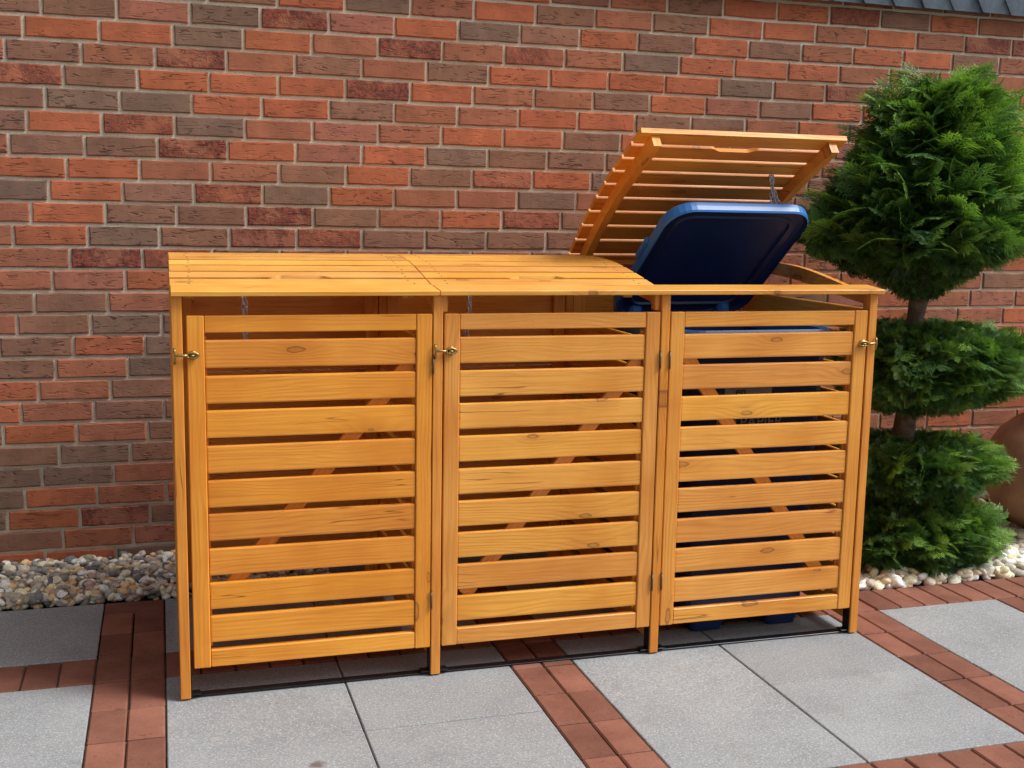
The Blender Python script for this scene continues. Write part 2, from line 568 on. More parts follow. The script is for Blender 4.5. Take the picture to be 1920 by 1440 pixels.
# ------------------------------------------------------------------ gravel beds
def ico():
    bm = bmesh.new()
    bmesh.ops.create_icosphere(bm, subdivisions=2, radius=1.0)
    V = np.array([v.co[:] for v in bm.verts]); T = np.array([[v.index for v in f.verts] for f in bm.faces])
    bm.free()
    return V, T
IV, IT = ico()
PCOL = [srgb(*c)[:3] for c in ((206, 198, 182), (190, 180, 160), (214, 204, 176), (168, 160, 146), (150, 146, 138), (128, 126, 122), (196, 172, 132), (184, 150, 108), (150, 128, 112), (110, 110, 112), (222, 216, 206), (172, 150, 140), (142, 136, 118), (200, 190, 168), (96, 92, 92))]
PLIGHT = [srgb(*c)[:3] for c in ((224, 219, 208), (212, 206, 192), (196, 188, 172), (216, 204, 178), (180, 172, 158), (228, 224, 216), (160, 152, 140), (204, 190, 160))]
def pebbles(name, x0, x1, y0, y1, pitch, smin, smax, colours, height, layers, label):
    Vs, Ts, Cs = [], [], []
    b = 0
    for L in range(layers):
        xs = np.arange(x0, x1, pitch); ys = np.arange(y0, y1, pitch)
        for xi in xs:
            for yi in ys:
                if L == layers - 1 and rnd.random() < 0.25:
                    continue
                s = rnd.uniform(smin, smax)
                sc = np.array([s * rnd.uniform(0.85, 1.45), s * rnd.uniform(0.75, 1.1), s * rnd.uniform(0.45, 0.85)])
                ph = np.array([rnd.uniform(0, 6) for _ in range(3)])
                v = IV * (1 + 0.16 * np.sin(IV[:, [1, 2, 0]] * 2.3 + ph) + 0.07 * np.sin(IV[:, [2, 0, 1]] * 4.7 + ph)) * sc
                ex = Matrix.Rotation(rnd.uniform(0, 6.28), 3, 'Z') @ Matrix.Rotation(rnd.gauss(0, 0.38), 3, 'X') @ Matrix.Rotation(rnd.gauss(0, 0.3), 3, 'Y')
                v = v @ np.array(ex).T
                px = xi + rnd.uniform(-.6, .6) * pitch; py = yi + rnd.uniform(-.6, .6) * pitch
                px = min(max(px, x0 + .8 * sc[0]), x1); py = min(max(py, y0 + .012), y1 - 0.012)
                v = v + np.array([px, py, height(px, py) + L * pitch * 0.5 + rnd.uniform(-.006, .006)])
                Vs.append(v); Ts.append(IT + b); b += len(v)
                c = np.minimum(np.array(rnd.choice(colours)) * rnd.uniform(1.1, 1.75), .86)
                Cs.append(np.tile(np.r_[c, 1.0], (len(v), 1)))
    me = tri_mesh(name, np.vstack(Vs), np.vstack(Ts), True)
    vcol(me, 'pebble_colour', np.vstack(Cs))
    return put(name, me, 'pebble', kind='stuff', label=label, cat='gravel')
pebbles('gravel', -1.15, 0.95, YB + 0.002, -0.005, 0.026, 0.0105, 0.0205, PCOL, lambda x, y: 0.004 + 0.030 * (y - YB) / 0.37, 3, 'mixed brown and cream river pebbles in a strip along the brick wall left of the shed')
pebbles('gravel', 2.80, 4.9, -0.886, -0.01, 0.038, 0.016, 0.031, PLIGHT, lambda x, y: 0.006 + 0.028 * (y + .886) / 0.88, 2, 'pale cream pebbles round the foot of the clipped cypress tree')
put('gravel_bed', mesh_np('bed', [(-3, YB, -0.02), (6, YB, -0.02), (6, 0.05, -0.004), (-3, 0.05, -0.004), (2.79, -0.886, -0.022), (6, -0.886, -0.022), (6, YB, -0.021), (2.79, YB, -0.021)], [(0, 1, 2, 3), (4, 5, 6, 7)]), 'soil', kind='structure')

# ------------------------------------------------------------------ brick wall of the house
PW, PH, Z0 = 0.25, 0.0804, 2.0664
BC = {'O': (188, 109, 76), 'o': (170, 108, 82), 'B': (151, 109, 88), 'G': (138, 109, 92), 'P': (174, 112, 91), 'D': (168, 108, 84), 'd': (174, 107, 80)}
BT = {-2: (7, 'OBoBOOdBOo'), -1: (3, 'BOGoOBoBOOoOoDD'), 0: (-1, 'BBPGDPOGBOBOBoOOBo'), 1: (-1, 'oOOGOoDodoGOOOooOo'), 2: (0, 'BoDoBoBOOOOGoDoo'),
      3: (0, 'dBOOODOooBOPBOO'), 4: (-1, 'BGGOOBooOOBBoO'), 5: (-1, 'BOdGoPoOOBOoo'), 6: (0, 'BBDOPOGBBBoO'), 7: (0, 'OOooBOBdOG'), 8: (-1, 'GOBdGOooGo'),
      9: (-1, 'oOBBDBoOdB'), 10: (0, 'OGBDdBBBB'), 11: (0, 'oDdBdoBoB'), 12: (-1, 'oPO'), 13: (-1, 'BBo'), 14: (-1, 'oBGG'), 15: (0, 'BOG'), 16: (-1, 'BoG'),
      17: (-1, 'OoB'), 18: (-1, 'OoBB'), 19: (0, 'OoB'), 20: (-1, 'BGB'), 21: (-1, 'GGo'), 22: (-1, 'GOoO'), 23: (-1, 'GODB'), 24: (-1, 'BoP'), 25: (-1, 'OOG')}
JT = 0.0115
def brick_geo(seed):
    r = random.Random(seed)
    w, h = PW - JT, PH - JT
    nx, nz = 6, 2
    V = []
    inner = {}
    j = lambda a: r.uniform(-a, a)
    for i in range(nx + 1):
        for k in range(nz + 1):
            inner[i, k] = len(V)
            V.append((-w / 2 + .004 + (w - .008) * i / nx + j(.002), -0.0055 + j(.0009), -h / 2 + .004 + (h - .008) * k / nz + j(.0013)))
    ring = [(i, 0) for i in range(nx)] + [(nx, k) for k in range(nz)] + [(i, nz) for i in range(nx, 0, -1)] + [(0, k) for k in range(nz, 0, -1)]
    o1 = len(V)
    for i, k in ring:
        V.append((-w / 2 + w * i / nx + j(.0014), -0.0025 + j(.0006), -h / 2 + h * k / nz + j(.0016)))
    o2 = len(V)
    n = len(ring)
    for q in range(n):
        a = V[o1 + q]
        V.append((a[0], 0.03, a[2]))
    F = [[inner[i, k], inner[i + 1, k], inner[i + 1, k + 1], inner[i, k + 1]] for i in range(nx) for k in range(nz)]
    for q in range(n):
        p = (q + 1) % n
        F.append([o1 + q, o1 + p, inner[ring[p]], inner[ring[q]]])
        F.append([o2 + q, o2 + p, o1 + p, o1 + q])
    return V, F
BG = [brick_geo(100 + s) for s in range(14)]
BM = [mesh_np('brick', v, f) for v, f in BG]
house = empty('brick_wall', (1.8, 0.15, 0), 'house wall of mixed orange and brown clinker bricks in quarter bond with grey mortar', 'wall')
put('mortar', joined('mortar', [((10.5, 0.30, 3.12), (1.75, 0.152, 1.5), 'x', 0)]), 'mortar', house)

def cam_px(x, y, z):
    d = Vector((x - 0.3801, y + 4.4794, z - 1.3705))
    w = d.dot(Vector(RZ))
    return 960 + 2162.3 * d.dot(Vector(RX)) / w, 720 + 2162.3 * d.dot(Vector(RY)) / w
def hidden(u, v):
    if 345 < u < 1090 and 500 < v < 1300: return True
    if 1090 <= u < 1590 and v > 500: return True
    if 1130 < u < 1560 and 270 < v < 520 and (u - 1075) > (480 - v) * 0.62: return True
    if 1600 < u < 1860 and 190 < v < 500: return True
    if 1640 < u < 1860 and v > 590: return True
    return v > 1085
bricks = []
for r in range(-12, 27):
    for n in range(-14, 28):
        x = PW * (n - 0.25 * (r % 4)) + PW / 2
        z = Z0 - PH * r
        if x < -3.3 or x > 6.6 or z > 2.98 or z < 0.0:
            continue
        if r in BT and 0 <= n - BT[r][0] < len(BT[r][1]):
            k = BT[r][1][n - BT[r][0]]
        else:
            k = rnd.choice('OOooBBGPdo' if x < 2.8 else 'OOOOooBoPo')
        c = srgb(*BC[k])
        g = rnd.uniform(0.90, 1.08)
        colr = (c[0] * g * rnd.uniform(.97, 1.03), c[1] * g, c[2] * g * rnd.uniform(.95, 1.05), {'D': 1.0, 'd': 0.75}.get(k, 0.0))
        u, v = cam_px(x, 0, z)
        vis = -60 < u < 1980 and -25 < v < 1465 and not hidden(u, v)
        u2 = cam_px(x + PW, 0, z)[0]
        bricks.append([(u2 - u) if vis else -1, x, z, colr, rnd.randrange(len(BG))])
bricks.sort(key=lambda b: -b[0])
for b in bricks[:300]:
    put('brick', BM[b[4]], 'brick', house, (b[1] + rnd.uniform(-.001, .001), 0.0 + rnd.uniform(-.001, .001), b[2] + rnd.uniform(-.0012, .0012)), (0, rnd.uniform(-.006, .006), 0), colour=b[3])
V, F, C = [], [], []
for b in bricks[300:]:
    v, f = BG[b[4]]
    o = len(V)
    V += [(p[0] + b[1], p[1], p[2] + b[2]) for p in v]
    F += [[a + o for a in q] for q in f]
    C += [b[3]] * len(v)
me = mesh_np('bricks', V, F)
vcol(me, 'brick_colour', C)
put('brick_courses', me, 'brick_far', house, (0, 0, 0), kind='stuff')

# ------------------------------------------------------------------ slates hung above the bricks
slates = empty('slate_cladding', (3.6, -0.03, 2.28), 'blue grey slates hung in a row above the brick wall', 'slates')
put('batten', joined('batten', [((8.0, 0.03, 0.75), (2.4, -0.026, 2.69), 'x', 0)]), 'rubber', slates)
def slate_mesh(seed):
    r = random.Random(seed)
    j = lambda a: r.uniform(-a, a)
    w, h = 0.235, 0.19
    out = [(-w / 2 + .045 + j(.004), -h / 2 + j(.001)), (w / 2 + j(.002), -h / 2 + j(.001)), (w / 2 + j(.002), h / 2), (-w / 2, h / 2), (-w / 2 + j(.002), -h / 2 + .062 + j(.004))]
    return prism('slate', out, 0.007, 'y')
SM = [slate_mesh(s) for s in range(7)]
for row in range(4):
    for k in range(-8, 32):
        x = 1.7 + 0.15 * k + 0.075 * (row % 2) - 0.02
        put('slate', SM[rnd.randrange(7)], 'slate', slates, (x, -0.058 - 0.0012 * (k % 2) + rnd.uniform(-.001, .001), 2.274 + 0.098 + 0.125 * row + rnd.uniform(-.002, .002)),
            (R(7.0), 0, R(3.2) + rnd.uniform(-.005, .005)))

# ------------------------------------------------------------------ the wooden bin shed
SH = Vector((1.488, -0.83, 0))
shed = empty('bin_shed', SH, 'honey stained wooden shed for three bins, its right lid propped open', 'bin shed')
FX = [0.414, 1.131, 1.838, 2.562]        # post centres
YFR, YBK = -1.28, -0.372                 # front and back faces
PY = [-1.34, -1.30, -1.19, -1.105, -1.02, -.935, -.85, -.763, -.678, -.59, -.5, -.42, -.33, -.28]
PZ = [1.132, 1.141, 1.160, 1.176, 1.191, 1.205, 1.2165, 1.2235, 1.2265, 1.2265, 1.2225, 1.217, 1.207, 1.2]
prof = lambda y: float(np.interp(y, PY, PZ))
TD = (0.95, 0.84, 0.58, 1.0)             # deeper stain on the left door
T0 = (1.0, 1.0, 1.0, 1.0)

for i, x in enumerate(FX):
    for y, top in ((YFR + 0.021, 1.136), (YBK - 0.022, 1.180)):
        put('post', board((0.028, 0.042, top - 0.004), 'z', 0.002), 'wood', shed, (x, y, (top + 0.004) / 2), colour=(0.94, 0.86, 0.68, 1))
    # arched rail that carries the lids
    ys = np.linspace(YFR + 0.044, YBK - 0.004, 22)
    up = [(y, prof(y) - 0.0185) for y in ys]
    lo = [(y, max(prof(y) - 0.066 + 0.02 * abs((y + .83) / .45) ** 2, 1.10)) for y in ys[::-1]]
    yc, zc = -0.83, 1.1
    me = prism('arch', [(a - yc, b - zc) for a, b in up + lo], 0.022, 'x')
    co = np.array([v.co[:] for v in me.vertices])
    wood_attr(me, co[:, (1, 2, 0)])
    side = put('side_panel', me, 'wood', shed, (x + (0.0 if 0 < i < 3 else (-0.001 if i else 0.001)), yc, zc))
    # level boards of the side panel
    for k in range(1 if 0 < i < 3 else 0, 11):
        zt = 1.086 - 0.0975 * k
        put('slat', board((0.014, 0.826, 0.076), 'y', 0.003), 'wood', side, (x + (0.006 if i == 3 else -0.006 if i == 0 else 0), (YFR + YBK) / 2, zt - 0.038))
# front rails under the lids
for x0, x1, nm in ((FX[0] - 0.0145, FX[1] - 0.001, 'a'), (FX[1] + 0.001, FX[3] + 0.026, 'b')):
    y0, y1 = -1.300, -1.199
    z0, z1 = 1.1505, 1.1610
    ang = math.atan2(z1 - z0, y1 - y0)
    L = math.hypot(y1 - y0, z1 - z0)
    nrm = Vector((0, -math.sin(ang), math.cos(ang)))
    c = Vector(((x0 + x1) / 2, (y0 + y1) / 2, (z0 + z1) / 2)) - nrm * 0.0072
    put('front_rail', board((x1 - x0, L, 0.0144), 'x', 0.002), 'wood', shed, c, (ang, 0, 0), colour=(1.0, 1.12, 1.18, 1))
# short blocks behind the posts that carry the front rail
for x in (FX[1] + 0.023, FX[2] - 0.023):
    put('rail_block', board((0.016, 0.03, 0.05), 'z', 0.002), 'wood', shed, (x, YFR + 0.03, 1.112))
# back panels
for b in range(3):
    x0, x1 = FX[b] + 0.015, FX[b + 1] - 0.015
    for k, xx in enumerate((x0 + 0.024, x1 - 0.024)):
        bt = put('back_batten', board((0.046, 0.018, 1.12), 'z', 0.002), 'wood', shed, (xx, YBK - 0.030, 0.62))
    for k in range(12):
        put('back_board', board((x1 - x0 - 0.002, 0.016, 0.086), 'x', 0.002), 'wood', shed, ((x0 + x1) / 2, YBK - 0.0115, 1.125 - 0.0905 * k))
# steel floor bars and post feet
for b in range(3):
    x0, x1 = FX[b] + 0.0185, FX[b + 1] - 0.0185
    put('floor_bar', joined('floor_bar', [((x1 - x0, 0.030, 0.004), (0, 0, 0), 'x', 0.001)]), 'black', shed, ((x0 + x1) / 2, YFR + 0.030, 0.0042))
for i, x in enumerate(FX):
    for s in (-1, 1):
        if (i == 0 and s < 0) or (i == 3 and s > 0):
            continue
        put('post_foot', joined('post_foot', [((0.003, 0.036, 0.105), (0, 0, 0.0525), 'z', 0.0006), ((0.024, 0.034, 0.003), (s * 0.0135, 0, 0.010), 'x', 0.0006)]), 'black', shed, (x + s * 0.0158, YFR + 0.024, 0.002))

# doors
def hook_latch(door, x, z, s):
    """s=+1: pivot on the post at the left, loop over the eye on the door to its right"""
    y = YFR - 0.006
    lp = []
    for k in range(16):
        a = 2 * math.pi * k / 16
        lp.append((s * (0.046 + 0.016 * math.cos(a)), -0.002, 0.0075 * math.sin(a)))
    pin = [(0, 0.002, 0.020), (0, -0.002, 0.010), (0, -0.003, 0), (0, -0.002, -0.012), (0, 0.002, -0.022)]
    rod = [(0, -0.002, 0.001), (s * 0.012, -0.004, 0.001), (s * 0.024, -0.004, 0.0), (s * 0.034, -0.003, 0.0)]
    disc = tube_geo([(s * 0.046, 0.0065, 0), (s * 0.046, 0.002, 0)], 0.0125, 14)
    eye = tube_geo([(s * 0.040, 0.003, 0.0), (s * 0.041, -0.007, 0.0), (s * 0.046, -0.010, 0), (s * 0.050, -0.007, 0), (s * 0.051, 0.003, 0)], 0.0022, 6)
    V, F = merge([tube_geo(lp, 0.0030, 6, True), tube_geo(pin, 0.0030, 6), tube_geo(rod, 0.0040, 7), disc, eye])
    put('hook_latch', mesh_np('hook_latch', V, F, True), 'brass', door, (x, y, z))

def hinge(door, x, z):
    V, F = merge([tube_geo([(0, 0, -0.025), (0, 0, 0.025)], 0.0030, 8), tube_geo([(0, 0, -0.028), (0, 0, -0.025)], 0.0026, 6), tube_geo([(0, 0, 0.025), (0, 0, 0.028)], 0.0026, 6)])
    put('hinge', mesh_np('hinge', V, F, True), 'hinge', door, (x, YFR - 0.003, z))

ZT, ZB = 1.083, 0.090
for b in range(3):
    x0 = (0.4385, 1.1500, 1.8560)[b]
    x1 = (1.1150, 1.8215, 2.5440)[b]
    w = x1 - x0
    cx, cz, cy = (x0 + x1) / 2, (ZT + ZB) / 2, YFR + 0.013
    st = 0.046
    hgt = ZT - ZB
    tint = (TD, (0.98, 1.0, 1.02, 1), T0)[b]
    parts = [((st, 0.022, hgt), (-w / 2 + st / 2, 0, 0), 'z', 0.0025), ((st, 0.022, hgt), (w / 2 - st / 2, 0, 0), 'z', 0.0025),
             ((w - 2 * st - .001, 0.021, 0.046), (0, 0.001, hgt / 2 - 0.0235), 'x', 0.0025), ((w - 2 * st - .001, 0.021, 0.050), (0, 0.001, -hgt / 2 + 0.0255), 'x', 0.0025)]
    zt = (0.0, 0.0, 0.0)[b]
    door = put('door', joined('door', parts), 'wood', shed, (cx, cy, cz), colour=tint,
               label=None)
    door['label'] = ('deep orange slatted door below the closed lid at the shed end by the wall strip', 'slatted door in the middle of the shed', 'slatted door below the open lid')[b]
    top, bot = ZT - 0.047, ZB + 0.051
    gap = ((top - bot) - 9 * 0.0765) / 10
    for k in range(9):
        zc = top - gap - 0.03825 - k * (0.0765 + gap)
        put('slat', board((w - 2 * st + 0.0 - 0.0015, 0.018, 0.0765), 'x', 0.0045, 2), 'wood', door, (cx, cy + 0.0015 + rnd.uniform(0, .001), zc + rnd.uniform(-.0012, .0012)), (0, rnd.uniform(-.0016, .0016), 0), colour=tint)
    # back ledges behind the slat ends and the diagonal brace
    for s in (-1, 1):
        put('ledge', board((0.022, 0.016, hgt - 0.11), 'z', 0.002), 'wood', door, (cx + s * (w / 2 - st + 0.004), cy + 0.0195, cz), colour=tint)
    a, c = [((0.505, 0.265), (1.058, 0.945)), ((1.225, 0.235), (1.772, 0.945)), ((1.925, 0.945), (2.47, 0.16))][b]
    dx, dz = c[0] - a[0], c[1] - a[1]
    put('brace', board((math.hypot(dx, dz), 0.016, 0.044), 'x', 0.002), 'wood', door, ((a[0] + c[0]) / 2, cy + 0.0195, (a[1] + c[1]) / 2), (0, -math.atan2(dz, dx), 0), colour=tint)
    hx = (x1 + 0.0015, x1 + 0.0015, x0 - 0.0015)[b]
    for z in (0.937, 0.237):
        hinge(door, hx, z)
    if b < 2:
        hook_latch(door, FX[b] - 0.009 + (0 if b else 0.002), 0.977, 1)
    else:
        hook_latch(door, FX[3] + 0.012, 0.977, -1)

# lids
SLW, SLG, SLT = 0.0700, 0.0158, 0.018
def notch_slat(L, W, T, cx):
    """slat with a scooped finger grip: the cut is deeper at the top face than below"""
    def outline(dp, hw):
        out = [(-L / 2, W / 2), (-L / 2, -W / 2)]
        for t in np.linspace(0, 1, 7):
            out.append((cx - hw + 0.036 * t, -W / 2 + dp * (3 * t * t - 2 * t ** 3)))
        for t in np.linspace(1, 0, 7):
            out.append((cx + hw - 0.036 * t, -W / 2 + dp * (3 * t * t - 2 * t ** 3)))
        return out + [(L / 2, -W / 2), (L / 2, W / 2)]
    lo, hi = outline(0.015, 0.085), outline(0.023, 0.092)
    n = len(lo)
    V = [(a, b, -T / 2) for a, b in lo] + [(a, b, T / 2) for a, b in hi]
    F = [[i, (i + 1) % n, n + (i + 1) % n, n + i] for i in range(n)] + [list(range(n))[::-1], list(range(n, 2 * n))]
    me = mesh_np('slat', V, F)
    bm = bmesh.new(); bm.from_mesh(me); bmesh.ops.recalc_face_normals(bm, faces=bm.faces); bm.to_mesh(me); bm.free()
    co = np.array([v.co[:] for v in me.vertices])
    wood_attr(me, co[:, (0, 1, 2)])
    return me
HY, HZ = -0.378, 1.165
def turn(y, z, th):
    dy, dz = y - HY, z - HZ
    return HY + dy * math.cos(th) - dz * math.sin(th), HZ + dy * math.sin(th) + dz * math.cos(th)
_nv, _nf = tube_geo([(0, 0, -0.001), (0, 0, 0.001)], 0.0028, 8)
NAIL = mesh_np('nail', _nv, _nf)
def make_lid(b, th):
    x0 = FX[b] - 0.0145 if b == 0 else FX[b] + 0.0015
    x1 = FX[b + 1] - 0.0015 if b < 2 else FX[3] + 0.022
    cx, L = (x0 + x1) / 2, x1 - x0
    tone = ((1.0, 1.16, 1.30, 1), (1.0, 1.08, 1.08, 1), (0.94, 0.88, 0.72, 1))[b]
    # hinge batten across the back, with the two curved ribs on it
    by, bz = turn(-0.385, prof(-0.385) - SLT - 0.012, th)
    me = board((L - 0.16, 0.04, 0.022), 'x', 0.002)
    lid = put('lid', me, 'wood', shed, (cx, HY, HZ), colour=tone)
    me2 = me.copy()
    me2.transform(Matrix.Translation((0, by - HY, bz - HZ)) @ Matrix.Rotation(th, 4, 'X'))
    lid.data = me2
    ys = np.linspace(-1.172 if th else -1.105, -0.36, 20)
    for s in (-1, 1):
        xr = s * (L / 2 - 0.052)
        out = [turn(y, prof(y) - SLT - 0.0005, th) for y in ys] + [turn(y, prof(y) - SLT - 0.043, th) for y in ys[::-1]]
        V, F = [], []
        for xx in (-0.014, 0.014):
            V += [(xx, q[0] - HY, q[1] - HZ) for q in out]
        n, m = len(out), len(ys)
        for i in range(n):
            j = (i + 1) % n
            F.append([i, j, n + j, n + i])
        for i in range(m - 1):
            F.append([i, n - 1 - i, n - 2 - i, i + 1])
            F.append([n + i, n + i + 1, n + n - 2 - i, n + n - 1 - i])
        me = mesh_np('rib', V, F)
        bm = bmesh.new(); bm.from_mesh(me); bmesh.ops.recalc_face_normals(bm, faces=bm.faces); bm.to_mesh(me); bm.free()
        A = np.array(V)
        wood_attr(me, np.c_[np.hypot(A[:, 1], A[:, 2]), A[:, 0], A[:, 2] * 0.2])
        put('rib', me, 'wood', lid, (cx + xr, HY, HZ), colour=tone)
    lid['label'] = ('closed slatted lid over the bay with the deep orange door', 'closed slatted lid over the middle bay', 'slatted lid propped open above the blue bin')[b]
    y = -1.190
    for k in range(10):
        ya = y + k * (SLW + SLG)
        yb = ya + SLW
        za, zb = prof(ya), prof(yb)
        ang = math.atan2(zb - za, yb - ya)
        nrm = Vector((0, -math.sin(ang), math.cos(ang)))
        c = Vector((0, (ya + yb) / 2, (za + zb) / 2)) - nrm * SLT / 2
        cy, cz = turn(c.y, c.z, th)
        m = notch_slat(L, SLW, SLT, (0.0, 0.0, 0.0)[b]) if k == 1 else board((L, SLW, SLT), 'x', 0.0008)
        put('slat', m, 'wood', lid, (cx + rnd.uniform(-.0008, .0008), cy, cz), (ang + th, 0, 0), colour=tone)
        if b < 2:
            for sx in (-1, 1):
                for q in (-0.018, 0.018):
                    pt = Vector((cx + sx * (L / 2 - 0.052) + rnd.uniform(-.006, .006), cy, cz)) + Vector((0, math.cos(ang), math.sin(ang))) * (q + rnd.uniform(-.004, .004)) + nrm * (SLT / 2 - 0.0004)
                    put('nail', NAIL, 'hinge', lid, pt, (ang, 0, 0))
    return lid
make_lid(0, 0.0)
make_lid(1, 0.0)
TH = -R(36.7)
lid3 = make_lid(2, TH)

# chains
def link_mesh():
    p = []
    for k in range(14):
        a = 2 * math.pi * k / 14
        p.append((0.0048 * math.sin(a), 0, 0.0062 * (1 if math.cos(a) > 0 else -1) + 0.0055 * math.cos(a)))
    return tube('chain_link', p, 0.0017, 5, True)
LK = link_mesh()
def chain(points, nm_label=None, eye=None):
    P = [Vector(p) for p in points]
    e = eye or P[0]
    ring = []
    for k in range(12):
        a = 2 * math.pi * k / 12
        ring.append((0.008 * math.cos(a), 0.0, 0.008 * math.sin(a) - 0.004))
    V, F = merge([tube_geo(ring, 0.002, 6, True), tube_geo([(0, 0, 0.0035), (0, 0.003, 0.02)], 0.0024, 6), tube_geo([(-.008, 0.004, 0.008), (.008, 0.004, 0.008)], 0.006, 8)])
    ch = put('chain', mesh_np('chain', V, F, True), 'zinc', shed, e)
    seg = 0.0178
    acc = 0.0
    tw = 0
    for a, b in zip(P[:-1], P[1:]):
        d = b - a
        n = max(1, int(round(d.length / seg)))
        for i in range(n):
            c = a + d * ((i + 0.5) / n)
            q = d.to_track_quat('Z', 'Y').to_matrix() @ Matrix.Rotation(tw * math.pi / 2 + 0.4, 3, 'Z')
            put('chain_link', LK, 'zinc', ch, c, q.to_euler())
            tw += 1
    return ch
ey, ez = turn(-0.936, prof(-0.936) - SLT - 0.012, TH)
EX = 2.430
chain([(EX, ey - .004, ez - .012), (EX + .004, ey + .006, ez - 0.10), (EX + .002, ey + 0.012, ez - 0.175)], eye=(EX, ey, ez))
chain([(EX + .004, ey - .002, ez - .03), (EX + .022, ey + .006, ez - 0.09), (EX + .032, ey + 0.012, ez - 0.175)], eye=(EX + .003, ey + .003, ez - .004))
chain([(EX + .006, ey - .002, ez - .03), (EX + .042, ey + .010, ez - 0.09), (EX + .070, ey + 0.025, ez - 0.17), (2.542, -0.66, 1.19)], eye=(EX + .005, ey + .005, ez - .006))
for x, y0 in ((0.612, -0.90), (1.318, -0.90)):
    zt = prof(y0) - SLT - 0.015
    chain([(x, y0, zt), (x + .002, y0, zt - 0.22)], eye=(x, y0, zt - 0.004))
    chain([(x + .004, y0 + .01, zt), (x + .012, y0 + .016, zt - 0.12), (x + .02, y0 + .16, zt - 0.26)], eye=(x + .004, y0 + .01, zt - 0.004))

# ------------------------------------------------------------------ blue bin
BX, BYF, BYB = 2.235, -1.165, -0.505
wb = empty('wheelie_bin', (BX, -0.83, 0), 'blue plastic wheeled paper bin with its lid raised inside the shed', 'bin')
def rrect(w, d, r, n=5):
    pts = []
    for cx, cy, a0 in ((w / 2 - r, d / 2 - r, 0), (-w / 2 + r, d / 2 - r, 90), (-w / 2 + r, -d / 2 + r, 180), (w / 2 - r, -d / 2 + r, 270)):
        for k in range(n + 1):
            a = R(a0 + 90 * k / n)
            pts.append((cx + r * math.cos(a), cy + r * math.sin(a)))
    return pts
def loft(rings, cap0=True, cap1=True):
    V, F = [], []
    n = len(rings[0])
    for r in rings:
        V += r
    for i in range(len(rings) - 1):
        for k in range(n):
            l = (k + 1) % n
            F.append([i * n + k, i * n + l, (i + 1) * n + l, (i + 1) * n + k])
    if cap0: F.append(list(range(n))[::-1])
    if cap1: F.append([(len(rings) - 1) * n + k for k in range(n)])
    return V, F
def ring(w, d, r, cx, cy, z):
    return [(a + cx, b + cy, z) for a, b in rrect(w, d, r)]
dep = BYB - BYF
outer = [ring(0.43, 0.50, 0.06, 0, -0.045, 0.035), ring(0.45, 0.53, 0.06, 0, -0.045, 0.06), ring(0.52, 0.60, 0.06, 0, -0.02, 0.93), ring(0.525, 0.605, 0.06, 0, -0.02, 0.965)]
inner = [ring(0.50, 0.58, 0.055, 0, -0.02, 0.965), ring(0.43, 0.50, 0.05, 0, -0.04, 0.10)]
V, F = loft(outer + inner)
put('body', mesh_np('body', V, F), 'body_shade', wb, (BX, -0.835, 0))
for xx in (-0.14, 0.14):
    V, F = loft([ring(0.11, 0.09, 0.02, 0, 0, 0.002), ring(0.13, 0.11, 0.02, 0, 0, 0.04)])
    put('foot', mesh_np('foot', V, F), 'navy_shade', wb, (BX + xx, -1.09, 0))
rim = [ring(0.545, 0.63, 0.07, 0, 0, 0.958), ring(0.56, 0.645, 0.075, 0, 0, 0.966), ring(0.56, 0.645, 0.075, 0, 0, 1.004), ring(0.545, 0.63, 0.07, 0, 0, 1.012), ring(0.50, 0.585, 0.06, 0, 0, 1.010), ring(0.50, 0.585, 0.06, 0, 0, 0.958)]
V, F = loft(rim, False, False)
put('rim', mesh_np('rim', V, F), 'blue', wb, (BX, -0.845, 0))
# grip bar behind the rim
V, F = loft([[(x, y, z) for (y, z) in [(a, b) for a, b in rrect(0.055, 0.046, 0.014, 3)]] for x in np.linspace(-0.235, 0.235, 9)])
put('handle', mesh_np('handle', V, F), 'blue', wb, (BX, -0.475, 1.036))
for s in (-1, 1):
    put('hinge_lug', joined('hinge_lug', [((0.05, 0.07, 0.05), (0, 0, 0), 'x', 0.012)]), 'blue', wb, (BX + s * 0.18, -0.505, 1.032))
    tv, tf = tube_geo([(-0.022, 0, 0), (0.022, 0, 0)], [0.1, 0.1], 28)
    wh = put('wheel', mesh_np('wheel', tv, tf), 'rubber', wb, (BX + s * 0.25, -0.50, 0.102))
    tv, tf = tube_geo([(-0.024, 0, 0), (0.024, 0, 0)], [0.05, 0.05], 18)
    put('hub', mesh_np('hub', tv, tf), 'navy_shade', wh, (BX + s * 0.25, -0.50, 0.102))
# raised lid: shallow tray with a rounded skirt, underside facing the front
LW, LD, LA, LY = 0.560, 0.618, -R(39.4), R(3.2)
LM = Matrix.Rotation(LY, 3, 'Z') @ Matrix.Rotation(LA, 3, 'X')
def lid_ring(w, d, r, z):
    return [(a, b - LD / 2 + 0.0, z) for a, b in rrect(w, d, r, 7)]
sk = [lid_ring(LW - .07, LD - .07, .07, -0.002), lid_ring(LW - .03, LD - .03, .085, -0.006), lid_ring(LW - 0.012, LD - 0.012, .09, -0.018), lid_ring(LW - .004, LD - .004, .092, -0.012), lid_ring(LW, LD, .095, 0.004), lid_ring(LW, LD, .095, 0.016), lid_ring(LW - .02, LD - .02, .09, 0.028), lid_ring(LW - .12, LD - .12, .07, 0.036)]
V, F = loft(sk[2:], False, True)
hl = Vector((2.231, -0.492, 1.012))
bl = put('lid', mesh_np('bin_lid', V, F), 'blue', wb, hl, LM.to_euler())
